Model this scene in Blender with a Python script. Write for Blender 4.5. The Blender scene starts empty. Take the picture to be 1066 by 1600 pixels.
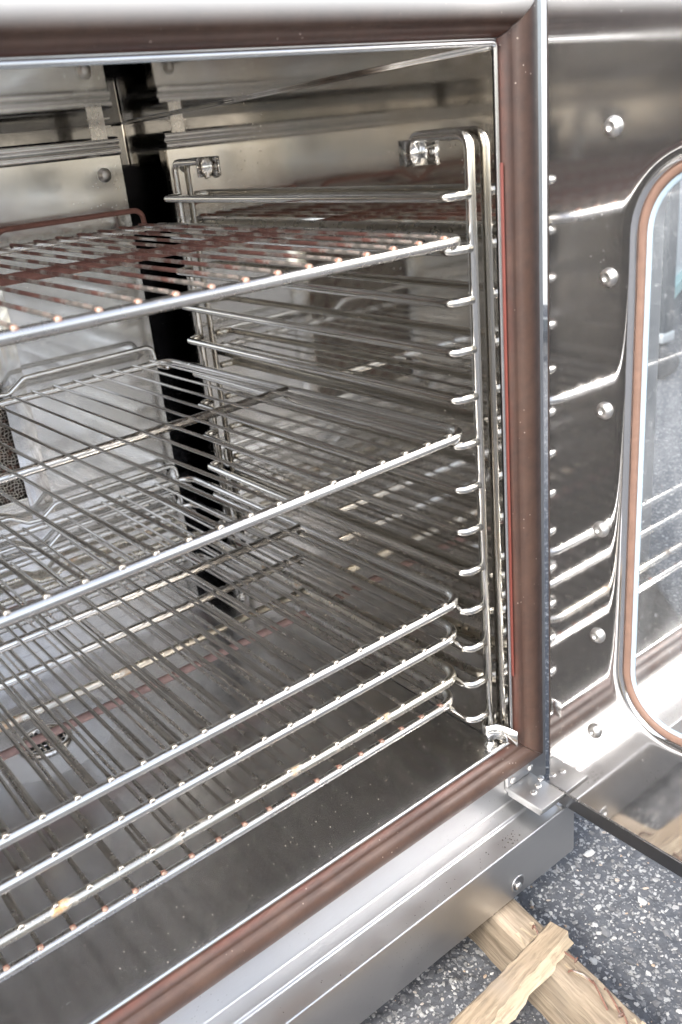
import bpy, bmesh, math, random
from mathutils import Vector, Matrix
random.seed(7)
sc = bpy.context.scene
COL = sc.collection

# ------------------------------------------------------------------ camera
R = ((0.7759393322241522, -0.6237672775230616, -0.09398157372062163),
     (-0.31514140507288846, -0.2542589922206347, -0.9143512780565427),
     (0.546446747191547, 0.7390986053067717, -0.39386444891277317))
CAM = Vector((-0.6430634, -0.5840152, 0.6748302))
cd = bpy.data.cameras.new('camera'); cam = bpy.data.objects.new('camera', cd); COL.objects.link(cam)
r_, u_, b_ = Vector(R[0]), -Vector(R[1]), -Vector(R[2])
cam.matrix_world = Matrix(((r_.x, u_.x, b_.x, CAM.x), (r_.y, u_.y, b_.y, CAM.y), (r_.z, u_.z, b_.z, CAM.z), (0, 0, 0, 1)))
cd.sensor_fit = 'VERTICAL'; cd.sensor_height = 22.3; cd.lens = 1408.2586 / 1600 * 22.3
cd.clip_start = 0.01; cd.clip_end = 800
cd.dof.use_dof = True; cd.dof.focus_distance = 1.02; cd.dof.aperture_fstop = 4.5
sc.camera = cam

# ------------------------------------------------------------------ world, sun, exposure
SUN_EL, SUN_AZ = math.radians(42), math.radians(245)      # azimuth clockwise from +y
w = bpy.data.worlds.new('World'); sc.world = w; w.use_nodes = True
wn = w.node_tree.nodes; wl = w.node_tree.links
sky = wn.new('ShaderNodeTexSky'); sky.sky_type = 'NISHITA'; sky.sun_disc = False
sky.sun_elevation = SUN_EL; sky.sun_rotation = SUN_AZ
sky.air_density = 1.0; sky.dust_density = 2.0; sky.ozone_density = 1.0
bg = wn['Background']; bg.inputs['Strength'].default_value = 0.15
hs = wn.new('ShaderNodeHueSaturation'); hs.inputs['Saturation'].default_value = 0.5      # hazy sky
wl.new(sky.outputs[0], hs.inputs['Color']); wl.new(hs.outputs[0], bg.inputs['Color'])
sd = bpy.data.lights.new('sun', 'SUN'); sun = bpy.data.objects.new('sun', sd); COL.objects.link(sun)
sd.energy = 1.15; sd.angle = math.radians(10); sd.color = (1.0, 0.96, 0.90)
sv = Vector((math.sin(SUN_AZ) * math.cos(SUN_EL), math.cos(SUN_AZ) * math.cos(SUN_EL), math.sin(SUN_EL)))
sun.rotation_euler = sv.to_track_quat('Z', 'Y').to_euler()
sc.view_settings.view_transform = 'Standard'; sc.view_settings.look = 'None'
sc.view_settings.gamma = 1.0; sc.view_settings.use_curve_mapping = False
sc.view_settings.exposure = 1.82
cy = sc.cycles
cy.max_bounces = 10; cy.glossy_bounces = 10; cy.use_adaptive_sampling = True; cy.adaptive_threshold = 0.015; cy.diffuse_bounces = 5; cy.transparent_max_bounces = 12
cy.caustics_reflective = True; cy.sample_clamp_indirect = 6.0; cy.blur_glossy = 0.0

# ------------------------------------------------------------------ helpers
def link(name, me, parent=None):
    o = bpy.data.objects.new(name, me); COL.objects.link(o)
    if parent is not None: o.parent = parent
    return o
def mesh(name, verts, faces, mats, smooth=True, mi=None):
    me = bpy.data.meshes.new(name); me.from_pydata([tuple(v) for v in verts], [], faces); me.update()
    for m in (mats if isinstance(mats, (list, tuple)) else [mats]): me.materials.append(m)
    if smooth: me.polygons.foreach_set('use_smooth', [True] * len(me.polygons))
    if mi: me.polygons.foreach_set('material_index', mi)
    return me
def obj(name, verts, faces, mats, parent=None, smooth=True, mi=None):
    return link(name, mesh(name, verts, faces, mats, smooth, mi), parent)
def from_bm(name, bm, mats, parent=None, smooth=False, ang=None):
    bmesh.ops.recalc_face_normals(bm, faces=bm.faces[:])
    me = bpy.data.meshes.new(name); bm.to_mesh(me); bm.free()
    for m in (mats if isinstance(mats, (list, tuple)) else [mats]): me.materials.append(m)
    if smooth or ang:
        me.polygons.foreach_set('use_smooth', [True] * len(me.polygons))
        if ang: me.set_sharp_from_angle(angle=math.radians(ang))
    return link(name, me, parent)
def empty(name, loc=(0, 0, 0), parent=None):
    o = bpy.data.objects.new(name, None); COL.objects.link(o); o.location = loc
    o.empty_display_size = 0.05
    if parent is not None: o.parent = parent
    return o
def tag(o, label=None, cat=None, group=None, kind=None):
    if label: o['label'] = label
    if cat: o['category'] = cat
    if group: o['group'] = group
    if kind: o['kind'] = kind
    return o
def add_box(bm, x0, x1, y0, y1, z0, z1, bevel=0.0, seg=2):
    g = bmesh.ops.create_cube(bm, size=1.0)
    for v in g['verts']:
        v.co = Vector((x0 + (v.co.x + .5) * (x1 - x0), y0 + (v.co.y + .5) * (y1 - y0), z0 + (v.co.z + .5) * (z1 - z0)))
    if bevel:
        es = list({e for v in g['verts'] for e in v.link_edges})
        bmesh.ops.bevel(bm, geom=es, offset=bevel, segments=seg, affect='EDGES', profile=0.5)
def box(name, x0, x1, y0, y1, z0, z1, mat, parent=None, bevel=0.0, seg=2):
    bm = bmesh.new(); add_box(bm, x0, x1, y0, y1, z0, z1, bevel, seg)
    return from_bm(name, bm, mat, parent, ang=40 if bevel else None)
def fillet(pts, rad, n=6):
    out = [Vector(pts[0])]
    for i in range(1, len(pts) - 1):
        p = Vector(pts[i]); a = Vector(pts[i - 1]) - p; b = Vector(pts[i + 1]) - p
        r = rad[i] if isinstance(rad, (list, tuple)) else rad
        la, lb = a.length, b.length; a /= la; b /= lb
        ang = a.angle(b); t = min(r / math.tan(ang / 2), la * .49, lb * .49); r = t * math.tan(ang / 2)
        c = p + (a + b).normalized() * (r / math.sin(ang / 2))
        s = p + a * t - c; e = p + b * t - c; th = s.angle(e)
        for k in range(n + 1):
            f = k / n
            out.append(c + (s * math.sin((1 - f) * th) + e * math.sin(f * th)) / math.sin(th))
    out.append(Vector(pts[-1]))
    return out
def tube(pts, r, n=10, closed=False, cap=True):
    pts = [Vector(p) for p in pts]; m = len(pts); V = []; F = []
    def tan(i):
        if closed: return (pts[(i + 1) % m] - pts[i - 1]).normalized()
        return (pts[min(i + 1, m - 1)] - pts[max(i - 1, 0)]).normalized()
    t = tan(0); up = Vector((0, 0, 1)) if abs(t.z) < .9 else Vector((1, 0, 0))
    nn = (up - t * up.dot(t)).normalized()
    for i in range(m):
        t = tan(i); nn = (nn - t * nn.dot(t)).normalized(); bb = t.cross(nn)
        rr = r[i] if isinstance(r, (list, tuple)) else r
        for k in range(n):
            a = 2 * math.pi * k / n
            V.append(pts[i] + (nn * math.cos(a) + bb * math.sin(a)) * rr)
    for i in range(m if closed else m - 1):
        j = (i + 1) % m
        for k in range(n):
            l = (k + 1) % n
            F.append((i * n + k, i * n + l, j * n + l, j * n + k))
    if cap and not closed:
        F.append(tuple(range(n))[::-1]); F.append(tuple(range((m - 1) * n, m * n)))
    return V, F
def join(parts):
    V = []; F = []
    for v, f in parts:
        o = len(V); V += v; F += [tuple(i + o for i in q) for q in f]
    return V, F
def lathe(profile, n=20, axis='z', c=(0, 0, 0)):
    V = []; F = []; m = len(profile); c = Vector(c)
    for (r, h) in profile:
        for k in range(n):
            a = 2 * math.pi * k / n
            p = {'z': (r * math.cos(a), r * math.sin(a), h), 'x': (h, r * math.cos(a), r * math.sin(a)), 'y': (r * math.sin(a), h, r * math.cos(a))}[axis]
            V.append(c + Vector(p))
    for i in range(m - 1):
        for k in range(n):
            l = (k + 1) % n; F.append((i * n + k, i * n + l, (i + 1) * n + l, (i + 1) * n + k))
    F.append(tuple(range(n))[::-1]); F.append(tuple(range((m - 1) * n, m * n)))
    return V, F
def prism_x(prof, x0, x1):
    """open (y,z) profile extruded along x"""
    n = len(prof); V = [(x0, y, z) for y, z in prof] + [(x1, y, z) for y, z in prof]
    return V, [(i, i + 1, n + i + 1, n + i) for i in range(n - 1)]
def copy_tree(o, parent=None):
    c = o.copy(); COL.objects.link(c); c.parent = parent
    for ch in list(o.children): copy_tree(ch, c)
    return c

# ------------------------------------------------------------------ materials
class NT:
    def __init__(s, name):
        s.m = bpy.data.materials.new(name); s.m.use_nodes = True
        s.t = s.m.node_tree; s.n = s.t.nodes; s.l = s.t.links; s.p = s.n['Principled BSDF']
        s.tc = s.n.new('ShaderNodeTexCoord')
    def coord(s, scale=(1, 1, 1), rot=(0, 0, 0), which='Object'):
        mp = s.n.new('ShaderNodeMapping'); mp.inputs['Scale'].default_value = scale; mp.inputs['Rotation'].default_value = rot
        s.l.new(s.tc.outputs[which], mp.inputs[0]); return mp.outputs[0]
    def noise(s, co, scale=5, detail=4, rough=.55, dist=0):
        t = s.n.new('ShaderNodeTexNoise'); t.inputs['Scale'].default_value = scale; t.inputs['Detail'].default_value = detail
        t.inputs['Roughness'].default_value = rough; t.inputs['Distortion'].default_value = dist
        s.l.new(co, t.inputs['Vector']); return t.outputs['Fac']
    def vor(s, co, scale, feat='F1', out='Distance'):
        t = s.n.new('ShaderNodeTexVoronoi'); t.feature = feat; t.inputs['Scale'].default_value = scale
        s.l.new(co, t.inputs['Vector']); return t.outputs[out]
    def ramp(s, fac, stops, interp='LINEAR'):
        t = s.n.new('ShaderNodeValToRGB'); t.color_ramp.interpolation = interp
        e = t.color_ramp.elements
        while len(e) < len(stops): e.new(.5)
        for i, (p, c) in enumerate(stops):
            e[i].position = p; e[i].color = (c, c, c, 1) if not isinstance(c, (tuple, list)) else (*c, 1)
        s.l.new(fac, t.inputs[0]); return t.outputs[0]
    def mix(s, fac, a, b, mode='MIX'):
        t = s.n.new('ShaderNodeMix'); t.data_type = 'RGBA'; t.blend_type = mode
        for i, v in ((0, fac), (6, a), (7, b)):
            if isinstance(v, bpy.types.NodeSocket): s.l.new(v, t.inputs[i])
            elif i == 0: t.inputs[0].default_value = v
            else: t.inputs[i].default_value = (*v, 1)
        return t.outputs[2]
    def math(s, op, a, b=0.0, clamp=False):
        t = s.n.new('ShaderNodeMath'); t.operation = op; t.use_clamp = clamp
        for i, v in ((0, a), (1, b)):
            if isinstance(v, bpy.types.NodeSocket): s.l.new(v, t.inputs[i])
            else: t.inputs[i].default_value = v
        return t.outputs[0]
    def bump(s, h, strength=.2, dist=.001, prev=None):
        t = s.n.new('ShaderNodeBump'); t.inputs['Strength'].default_value = strength; t.inputs['Distance'].default_value = dist
        s.l.new(h, t.inputs['Height'])
        if prev is not None: s.l.new(prev, t.inputs['Normal'])
        return t.outputs[0]
    def set(s, **k):
        names = {'base': 'Base Color', 'rough': 'Roughness', 'metal': 'Metallic', 'normal': 'Normal', 'spec': 'Specular IOR Level', 'coat': 'Coat Weight', 'aniso': 'Anisotropic'}
        for a, v in k.items():
            i = s.p.inputs[names[a]]
            if isinstance(v, bpy.types.NodeSocket): s.l.new(v, i)
            elif a == 'base': i.default_value = (*v, 1)
            else: i.default_value = v
        return s.m

def steel(name, base, rough, grain=(1, 1, 40), wave=0.6, wavescale=3.0, stain=(.35, .24, .14), stain_amt=.25, specks=.5, speck_col=(.1, .06, .04), scratch=.15, rvar=.08, film=0.0):
    t = NT(name); co = t.coord()
    n1 = t.noise(co, 4.5, 5, .6); n2 = t.noise(co, 24, 4, .6)
    brush = t.noise(t.coord(grain), 60, 3, .6)
    fine = t.noise(t.coord(tuple(3 * g for g in grain)), 140, 2, .5)
    st = t.ramp(t.math('MULTIPLY', n1, t.math('ADD', n2, .5)), [(.42, 0.0), (.72, 1.0)])
    col = t.mix(t.math('MULTIPLY', st, stain_amt), base, stain)
    col = t.mix(t.math('MULTIPLY', t.ramp(brush, [(.3, 0.0), (.7, 1.0)]), .10), col, tuple(c * .6 for c in base))
    # burnt-on specks: own shape, scattered unevenly
    v = t.vor(co, 150); dots = t.ramp(v, [(.08, 1.0), (.15, 0.0)])
    patch = t.ramp(t.noise(co, 9, 3, .6), [(.5, 0.0), (.66, 1.0)])
    dm = t.math('MULTIPLY', t.math('MULTIPLY', dots, patch), specks)
    col = t.mix(dm, col, speck_col)
    rg = t.math('ADD', t.math('MULTIPLY', n2, rvar), rough - rvar * .4)
    rg = t.math('ADD', rg, t.math('MULTIPLY', t.ramp(brush, [(.35, 0.0), (.75, 1.0)]), rvar * .8))
    rg = t.math('ADD', rg, t.math('MULTIPLY', st, rvar * 1.2))
    rg = t.math('ADD', rg, t.math('MULTIPLY', dm, .4), True)
    wv = t.noise(co, wavescale, 2, .4)
    b = t.bump(wv, wave, .01)
    b = t.bump(fine, scratch, .00001, b)
    b = t.bump(dm, .25, .0003, b)
    return t.set(base=col, rough=rg, metal=t.math('SUBTRACT', 1.0 - film, t.math('MULTIPLY', dm, .8)), normal=b)

M = {}
M['cavity'] = steel('cavity_steel', (.69, .67, .63), .04, grain=(1, 30, 1), wave=.035, wavescale=3.5, stain=(.62, .55, .45), stain_amt=.35, specks=.8, scratch=.08, rvar=.025)
M['ceiling'] = steel('ceiling_steel', (.82, .82, .81), .02, grain=(1, 30, 1), wave=.02, wavescale=3, stain_amt=.08, specks=.2, rvar=.02, scratch=.05)
M['floor'] = steel('floor_steel', (.74, .74, .75), .21, grain=(1, 8, 1), wave=.15, wavescale=4, stain=(.55, .53, .51), stain_amt=.3, specks=.0, speck_col=(.6, .56, .5), rvar=.03, scratch=.12)
M['baffle'] = steel('baffle_steel', (.74, .735, .725), .10, grain=(30, 1, 1), wave=.1, wavescale=5, stain=(.58, .52, .44), stain_amt=.35, specks=.5, rvar=.06, scratch=.15)
M['door'] = steel('door_steel', (.64, .635, .64), .034, grain=(1, 40, 1.2), wave=.018, wavescale=3, stain=(.46, .43, .40), stain_amt=.25, specks=.3, speck_col=(.35, .31, .28), scratch=.18, rvar=.04, film=.04)
M['outer'] = steel('outer_steel', (.55, .55, .55), .30, grain=(2, 40, 40), wave=.1, wavescale=4, stain=(.56, .55, .54), stain_amt=.45, specks=.45, speck_col=(.12, .1, .08), scratch=.9, rvar=.08)
M['bracket'] = steel('bracket_steel', (.50, .50, .50), .36, grain=(6, 6, 6), wave=.1, stain=(.4, .39, .38), stain_amt=.4, specks=.4, speck_col=(.15, .13, .12), scratch=.1)
M['trim'] = steel('trim_steel', (.78, .77, .75), .20, grain=(4, 4, 4), wave=.1, stain=(.6, .5, .4), stain_amt=.3, specks=.2, scratch=.05)

def rod(name, base, rough, dirt=(.16, .11, .075), amt=.3, rust=None, rust_amt=0.0, rust_scale=14, metal_rust=.1):
    t = NT(name); co = t.coord()
    n = t.noise(co, 9, 3, .6); f = t.noise(co, 60, 3, .6)
    col = t.mix(t.math('MULTIPLY', t.ramp(n, [(.35, 0.0), (.75, 1.0)]), amt), base, dirt)
    rg = t.math('ADD', rough - .04, t.math('MULTIPLY', f, .12)); mt = 1.0
    nb = t.bump(f, .02, .0004)
    if rust:
        k = t.ramp(t.math('ADD', t.noise(co, rust_scale, 6, .7), rust_amt - .5), [(.46, 0.0), (.56, 1.0)])
        rc = t.mix(t.noise(co, 90, 4, .7), tuple(c * .55 for c in rust), tuple(min(1, c * 1.45) for c in rust))
        col = t.mix(k, col, rc); rg = t.math('ADD', rg, t.math('MULTIPLY', k, .45), True)
        mt = t.math('SUBTRACT', 1.0, t.math('MULTIPLY', k, 1 - metal_rust))
        nb = t.bump(t.math('MULTIPLY', k, t.noise(co, 220, 4, .7)), .8, .0015, nb)
    return t.set(base=col, rough=rg, metal=mt, normal=nb)
RUST = (.17, .075, .058)
M['rail'] = rod('rail_steel', (.76, .755, .74), .22, amt=.2)
M['rail_tan'] = rod('rail_steel_heat_tinted', (.70, .67, .60), .26, amt=.3, rust=(.45, .27, .13), rust_amt=.40, rust_scale=20)
M['wire'] = rod('wire_steel', (.60, .58, .55), .16, amt=.3)
M['wire_tan'] = rod('wire_steel_spotted', (.66, .63, .59), .24, amt=.35, rust=RUST, rust_amt=.36)
M['wire_rust'] = rod('wire_steel_rusted', (.62, .58, .53), .28, amt=.5, rust=RUST, rust_amt=.53, rust_scale=11)
M['rust'] = rod('rust_crust', (.45, .40, .36), .35, amt=.6, rust=RUST, rust_amt=.86, rust_scale=12)
M['rust_pink'] = rod('rust_pale', (.55, .45, .42), .35, amt=.4, rust=(.25, .165, .15), rust_amt=.72, rust_scale=25)
M['rail_worn'] = rod('rail_steel_worn', (.70, .69, .67), .26, amt=.3, rust=RUST, rust_amt=.30, rust_scale=30)
M['weld'] = rod('weld_tip', (.68, .63, .56), .38, amt=.5)
M['weld_rust'] = rod('weld_tip_rusty', (.62, .50, .40), .45, amt=.4, rust=(.40, .18, .13), rust_amt=.55, rust_scale=120)
M['guide'] = rod('guide_steel', (.80, .79, .76), .17, amt=.35, dirt=(.22, .17, .12))
M['screw'] = rod('screw_steel', (.70, .69, .67), .34, amt=.35)

def gasket_mat():
    t = NT('silicone_gasket'); co = t.coord()
    at = t.n.new('ShaderNodeAttribute'); at.attribute_name = 'across'
    g = t.math('ADD', at.outputs['Fac'], t.math('MULTIPLY', t.math('SUBTRACT', t.noise(co, 14, 4, .6), .5), .16))
    col = t.ramp(g, [(0.0, (.09, .03, .02)), (.10, (.050, .025, .018)), (.35, (.066, .036, .025)), (.58, (.050, .030, .025)), (.74, (.105, .052, .026)), (.86, (.17, .093, .048)), (.94, (.34, .26, .18)), (1.0, (.46, .41, .33))])
    n = t.noise(co, 70, 4, .65)
    col = t.mix(t.math('MULTIPLY', t.ramp(n, [(.4, 0.0), (.7, 1.0)]), .6), col, (.035, .021, .016))
    col = t.mix(t.math('MULTIPLY', t.ramp(t.noise(co, 11, 5, .7), [(.45, 0.0), (.7, 1.0)]), .4), col, (.125, .075, .052))
    fd = t.n.new('ShaderNodeAttribute'); fd.attribute_name = 'sky_pale'  # sky light painted into the colour of the top strip
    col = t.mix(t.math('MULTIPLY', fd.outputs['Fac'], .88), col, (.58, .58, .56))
    sp = t.ramp(t.vor(co, 130), [(.06, 1.0), (.12, 0.0)])
    sp = t.math('MULTIPLY', sp, t.ramp(t.noise(co, 12, 2), [(.5, 0.0), (.6, 1.0)]))
    col = t.mix(t.math('MULTIPLY', sp, .7), col, (.5, .42, .36))
    rg = t.math('ADD', .32, t.math('MULTIPLY', n, .28))
    return t.set(base=col, rough=rg, normal=t.bump(n, .2, .001), spec=.5)
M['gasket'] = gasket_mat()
def plain(name, col, rough, var=.3, scale=30, bump=.2, metal=0.0):
    t = NT(name); co = t.coord(); n = t.noise(co, scale, 5, .65)
    c = t.mix(n, tuple(v * (1 - var) for v in col), tuple(min(1, v * (1 + var)) for v in col))
    return t.set(base=c, rough=t.math('ADD', rough - .06, t.math('MULTIPLY', n, .12)), metal=metal, normal=t.bump(n, bump, .002))
M['red_lip'] = plain('red_silicone', (.15, .04, .03), .4)
M['seal'] = plain('brown_window_seal', (.20, .12, .088), .6, .3, 90)
M['glass_edge'] = plain('pale_blue_glass_edge', (.33, .41, .47), .25, .06, 20, .05)
M['black'] = plain('dark_void', (.012, .012, .012), .5)
M['mesh'] = rod('mesh_steel', (.62, .58, .52), .3, amt=.5, rust=(.20, .10, .065), rust_amt=.46, rust_scale=60)
M['fan_dark'] = plain('dark_fan_space', (.05, .032, .024), .8)
M['hem'] = steel('door_hem_steel', (.30, .30, .31), .28, grain=(1, 20, 1), wave=.1, stain=(.2, .2, .2), stain_amt=.4, specks=.6, speck_col=(.4, .38, .35))  # darker than the door: paints in the dark ground the hem reflects

def glass_mat():
    t = NT('window_glass'); co = t.coord()
    tr = t.n.new('ShaderNodeBsdfTransparent'); tr.inputs[0].default_value = (.90, .94, .96, 1)
    gl = t.n.new('ShaderNodeBsdfGlossy'); gl.inputs['Roughness'].default_value = .03
    df = t.n.new('ShaderNodeBsdfDiffuse'); df.inputs[0].default_value = (.62, .64, .66, 1)
    fr = t.n.new('ShaderNodeFresnel'); fr.inputs[0].default_value = 1.5
    m1 = t.n.new('ShaderNodeMixShader'); m2 = t.n.new('ShaderNodeMixShader')
    t.l.new(fr.outputs[0], m1.inputs[0]); t.l.new(tr.outputs[0], m1.inputs[1]); t.l.new(gl.outputs[0], m1.inputs[2])
    smear = t.noise(t.coord((1, 3, 1)), 9, 6, .7); dust = t.noise(co, 170, 3, .7)
    d = t.math('ADD', t.math('MULTIPLY', t.ramp(smear, [(.35, 0.0), (.75, 1.0)]), .16), t.math('MULTIPLY', t.ramp(dust, [(.58, 0.0), (.76, 1.0)]), .22))
    d = t.math('ADD', d, .05, True)
    t.l.new(d, m2.inputs[0]); t.l.new(m1.outputs[0], m2.inputs[1]); t.l.new(df.outputs[0], m2.inputs[2])
    t.l.new(m2.outputs[0], t.n['Material Output'].inputs[0]); return t.m
M['glass'] = glass_mat()

def asphalt():
    t = NT('asphalt'); co = t.coord()
    n = t.noise(co, 7, 5, .6); f = t.noise(co, 130, 4, .7)
    base = t.mix(n, (.070, .074, .084), (.135, .140, .152))
    base = t.mix(t.math('MULTIPLY', t.ramp(f, [(.35, 0.0), (.7, 1.0)]), .6), base, (.045, .047, .052))
    wp = t.n.new('ShaderNodeTexNoise'); wp.inputs['Scale'].default_value = 210; wp.inputs['Detail'].default_value = 3
    t.l.new(co, wp.inputs['Vector'])
    vm = t.n.new('ShaderNodeVectorMath'); vm.operation = 'MULTIPLY_ADD'; vm.inputs[1].default_value = (.009, .009, 0)
    t.l.new(wp.outputs['Color'], vm.inputs[0]); t.l.new(co, vm.inputs[2]); co = vm.outputs[0]
    h = t.math('MULTIPLY', f, .5)
    for sc_, th, amt, c in ((95, .26, .85, (.55, .545, .53)), (210, .36, .8, (.48, .48, .48)), (48, .12, .7, (.46, .45, .43))):
        cell = t.vor(co, sc_); hue = t.vor(co, sc_, out='Color')
        sep = t.n.new('ShaderNodeSeparateColor'); t.l.new(hue, sep.inputs[0])
        pick = t.ramp(sep.outputs[0], [(.45, 0.0), (.55, 1.0)])
        edge = t.math('ADD', cell, t.math('MULTIPLY', t.math('SUBTRACT', t.noise(co, sc_ * 3, 3), .5), .16))
        k = t.math('MULTIPLY', t.ramp(edge, [(th, 1.0), (th + .10, 0.0)]), pick)
        cc = t.mix(sep.outputs[1], tuple(v * .35 for v in c), c)
        base = t.mix(t.math('MULTIPLY', k, amt), base, cc)
        h = t.math('ADD', h, t.math('MULTIPLY', k, .6))
    return t.set(base=base, rough=.85, normal=t.bump(h, .7, .004))
M['asphalt'] = asphalt()
def chipmat():
    t = NT('stone_chip'); co = t.coord()
    at = t.n.new('ShaderNodeAttribute'); at.attribute_name = 'tone'; oi = at.outputs['Fac']; n = t.noise(co, 300, 4, .7)
    col = t.ramp(oi, [(0.0, (.085, .086, .09)), (.30, (.17, .17, .172)), (.55, (.36, .355, .345)), (.90, (.68, .665, .63)), (.975, (.46, .33, .22))])
    col = t.mix(t.math('MULTIPLY', n, .5), col, (.2, .2, .21))
    return t.set(base=col, rough=.8, normal=t.bump(n, .5, .001))
M['chip'] = chipmat()
def wood(name, light, dark, grain=(4, 70, 70), rot=(0, 0, 0), knots=.5, fleck=.3):
    t = NT(name); co = t.coord()
    g = t.noise(t.coord(grain, rot), 1.0, 6, .65, .4)
    fine = t.noise(t.coord(tuple(v * 4 for v in grain), rot), 1.0, 4, .6)
    col = t.mix(t.ramp(g, [(.36, 0.0), (.62, 1.0)]), light, tuple(v * .8 for v in dark))
    col = t.mix(t.math('MULTIPLY', t.ramp(fine, [(.48, 0.0), (.68, 1.0)]), .7), col, tuple(v * .42 for v in dark))
    gr = t.noise(co, 16, 4, .6)
    col = t.mix(t.math('MULTIPLY', t.ramp(gr, [(.52, 0.0), (.75, 1.0)]), fleck), col, (.20, .17, .14))
    h = t.math('ADD', g, t.math('MULTIPLY', fine, .6))
    return t.set(base=col, rough=.8, normal=t.bump(h, .45, .002))
M['wood_side'] = wood('runner_wood', (.33, .265, .19), (.25, .19, .13), grain=(5, 70, 70), fleck=.25)
M['wood_slat'] = wood('slat_wood', (.32, .25, .17), (.23, .17, .11), grain=(7, 80, 80), fleck=.5)
M['wood_fresh'] = wood('split_wood', (.46, .38, .27), (.38, .30, .20), grain=(7, 90, 90), fleck=.05)
M['nail'] = rod('nail_steel', (.45, .40, .36), .4, amt=.5, rust=(.17, .085, .06), rust_amt=.6, rust_scale=40)

# ------------------------------------------------------------------ ground (structure)
GZ = -0.25
S_ = 300
tag(obj('asphalt_ground', [(-S_, -S_, GZ), (S_, -S_, GZ), (S_, S_, GZ), (-S_, S_, GZ)], [(0, 1, 2, 3)], M['asphalt'], smooth=False), kind='structure')
from mathutils import noise as mnoise
def gh(x, y):
    return GZ + .0016 + .0030 * mnoise.fractal(Vector((x * 38, y * 38, 3.1)), .6, 2.1, 4) + .0006 * mnoise.noise(Vector((x * 420, y * 420, 7)))
def inrun(x, y, m=.026): return abs(x - (-.0715 + .133 * (y + .047))) < m and y > -.34
def patch():
    x0, x1, y0, y1, st = -.42, .52, -.52, .16, .0024
    nx, ny = int((x1 - x0) / st), int((y1 - y0) / st); V = []; F = []
    for j in range(ny + 1):
        for i in range(nx + 1):
            x, y = x0 + i * st, y0 + j * st
            e = min(1, min(i, nx - i, j, ny - j) / 25)
            h = GZ - .004 + (max(gh(x, y), GZ - .0035) - GZ + .0045) * e
            if inrun(x, y, .023): h = min(h, GZ + .0004)
            V.append((x, y, h))
    w_ = nx + 1
    F = [(j * w_ + i, j * w_ + i + 1, (j + 1) * w_ + i + 1, (j + 1) * w_ + i) for j in range(ny) for i in range(nx)]
    return obj('asphalt_surface', V, F, M['asphalt'])
tag(patch(), kind='structure')
def chips():
    rnd = random.Random(3); V = []; F = []; TN = []
    base = bmesh.new(); bmesh.ops.create_icosphere(base, subdivisions=1, radius=1.0)
    bv = [v.co.copy() for v in base.verts]; bf = [tuple(v.index for v in f.verts) for f in base.faces]; base.free()
    for i in range(22000):
        x = rnd.uniform(-.40, .50); y = rnd.uniform(-.50, .14)
        if inrun(x, y): continue
        s = .0007 + .0026 * rnd.random() ** 2.4
        tone = rnd.random() ** 1.15
        if rnd.random() < .05: s *= rnd.uniform(1.5, 2.8)
        ax, ay, az = s * rnd.uniform(.7, 1.5), s * rnd.uniform(.6, 1.1), s * rnd.uniform(.45, .8)
        a = rnd.uniform(0, 6.283); ca, sa = math.cos(a), math.sin(a); o = len(V)
        tx, ty = rnd.uniform(-.35, .35), rnd.uniform(-.35, .35); z = max(gh(x, y), GZ - .0035) + az * rnd.uniform(-.25, .2)
        for v in bv:
            j = rnd.uniform(.62, 1.25)
            px, py, pz = v.x * ax * j, v.y * ay * j, min(v.z * j, .75) * az
            pz += tx * px + ty * py
            V.append((x + px * ca - py * sa, y + px * sa + py * ca, z + pz))
        F += [tuple(q + o for q in f) for f in bf]; TN += [tone] * len(bv)
    o = obj('stone_chips', V, F, M['chip'], smooth=False)
    o.data.attributes.new('tone', 'FLOAT', 'POINT').data.foreach_set('value', TN)
    return o
tag(chips(), 'pale stone chips worn proud of the grey asphalt', 'gravel', kind='stuff')

# ------------------------------------------------------------------ oven
XW, XL, YB, Z0 = -0.008, -0.772, 0.70, -0.006
ZC0, ZC1 = 0.7225, 0.7045            # ceiling falls slightly to the back
def zc(y): return ZC0 + (ZC1 - ZC0) * (y / YB)
oven = empty('oven', (-.39, .3, -.168))
tag(oven, 'large stainless steel oven standing open with its brown door gasket and wire racks', 'oven')
oven_inv = Matrix.Translation((.39, -.3, .168))
def part(o, parent=None):
    """parent a world-space mesh to a thing or part without moving it"""
    p = parent or oven
    o.parent = p
    def wm(q):
        return (wm(q.parent) @ q.matrix_parent_inverse if q.parent else Matrix.Identity(4)) @ Matrix.Translation(q.location)
    m = wm(p)
    o.matrix_parent_inverse = m.inverted()
    return o
def grid_quad(a, b, c, d, nu=1, nv=1):
    V = []; F = []
    a, b, c, d = map(Vector, (a, b, c, d))
    for j in range(nv + 1):
        for i in range(nu + 1):
            u, v = i / nu, j / nv
            V.append(a.lerp(b, u).lerp(d.lerp(c, u), v))
    for j in range(nv):
        for i in range(nu):
            k = j * (nu + 1) + i; F.append((k, k + 1, k + nu + 2, k + nu + 1))
    return V, F
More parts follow.
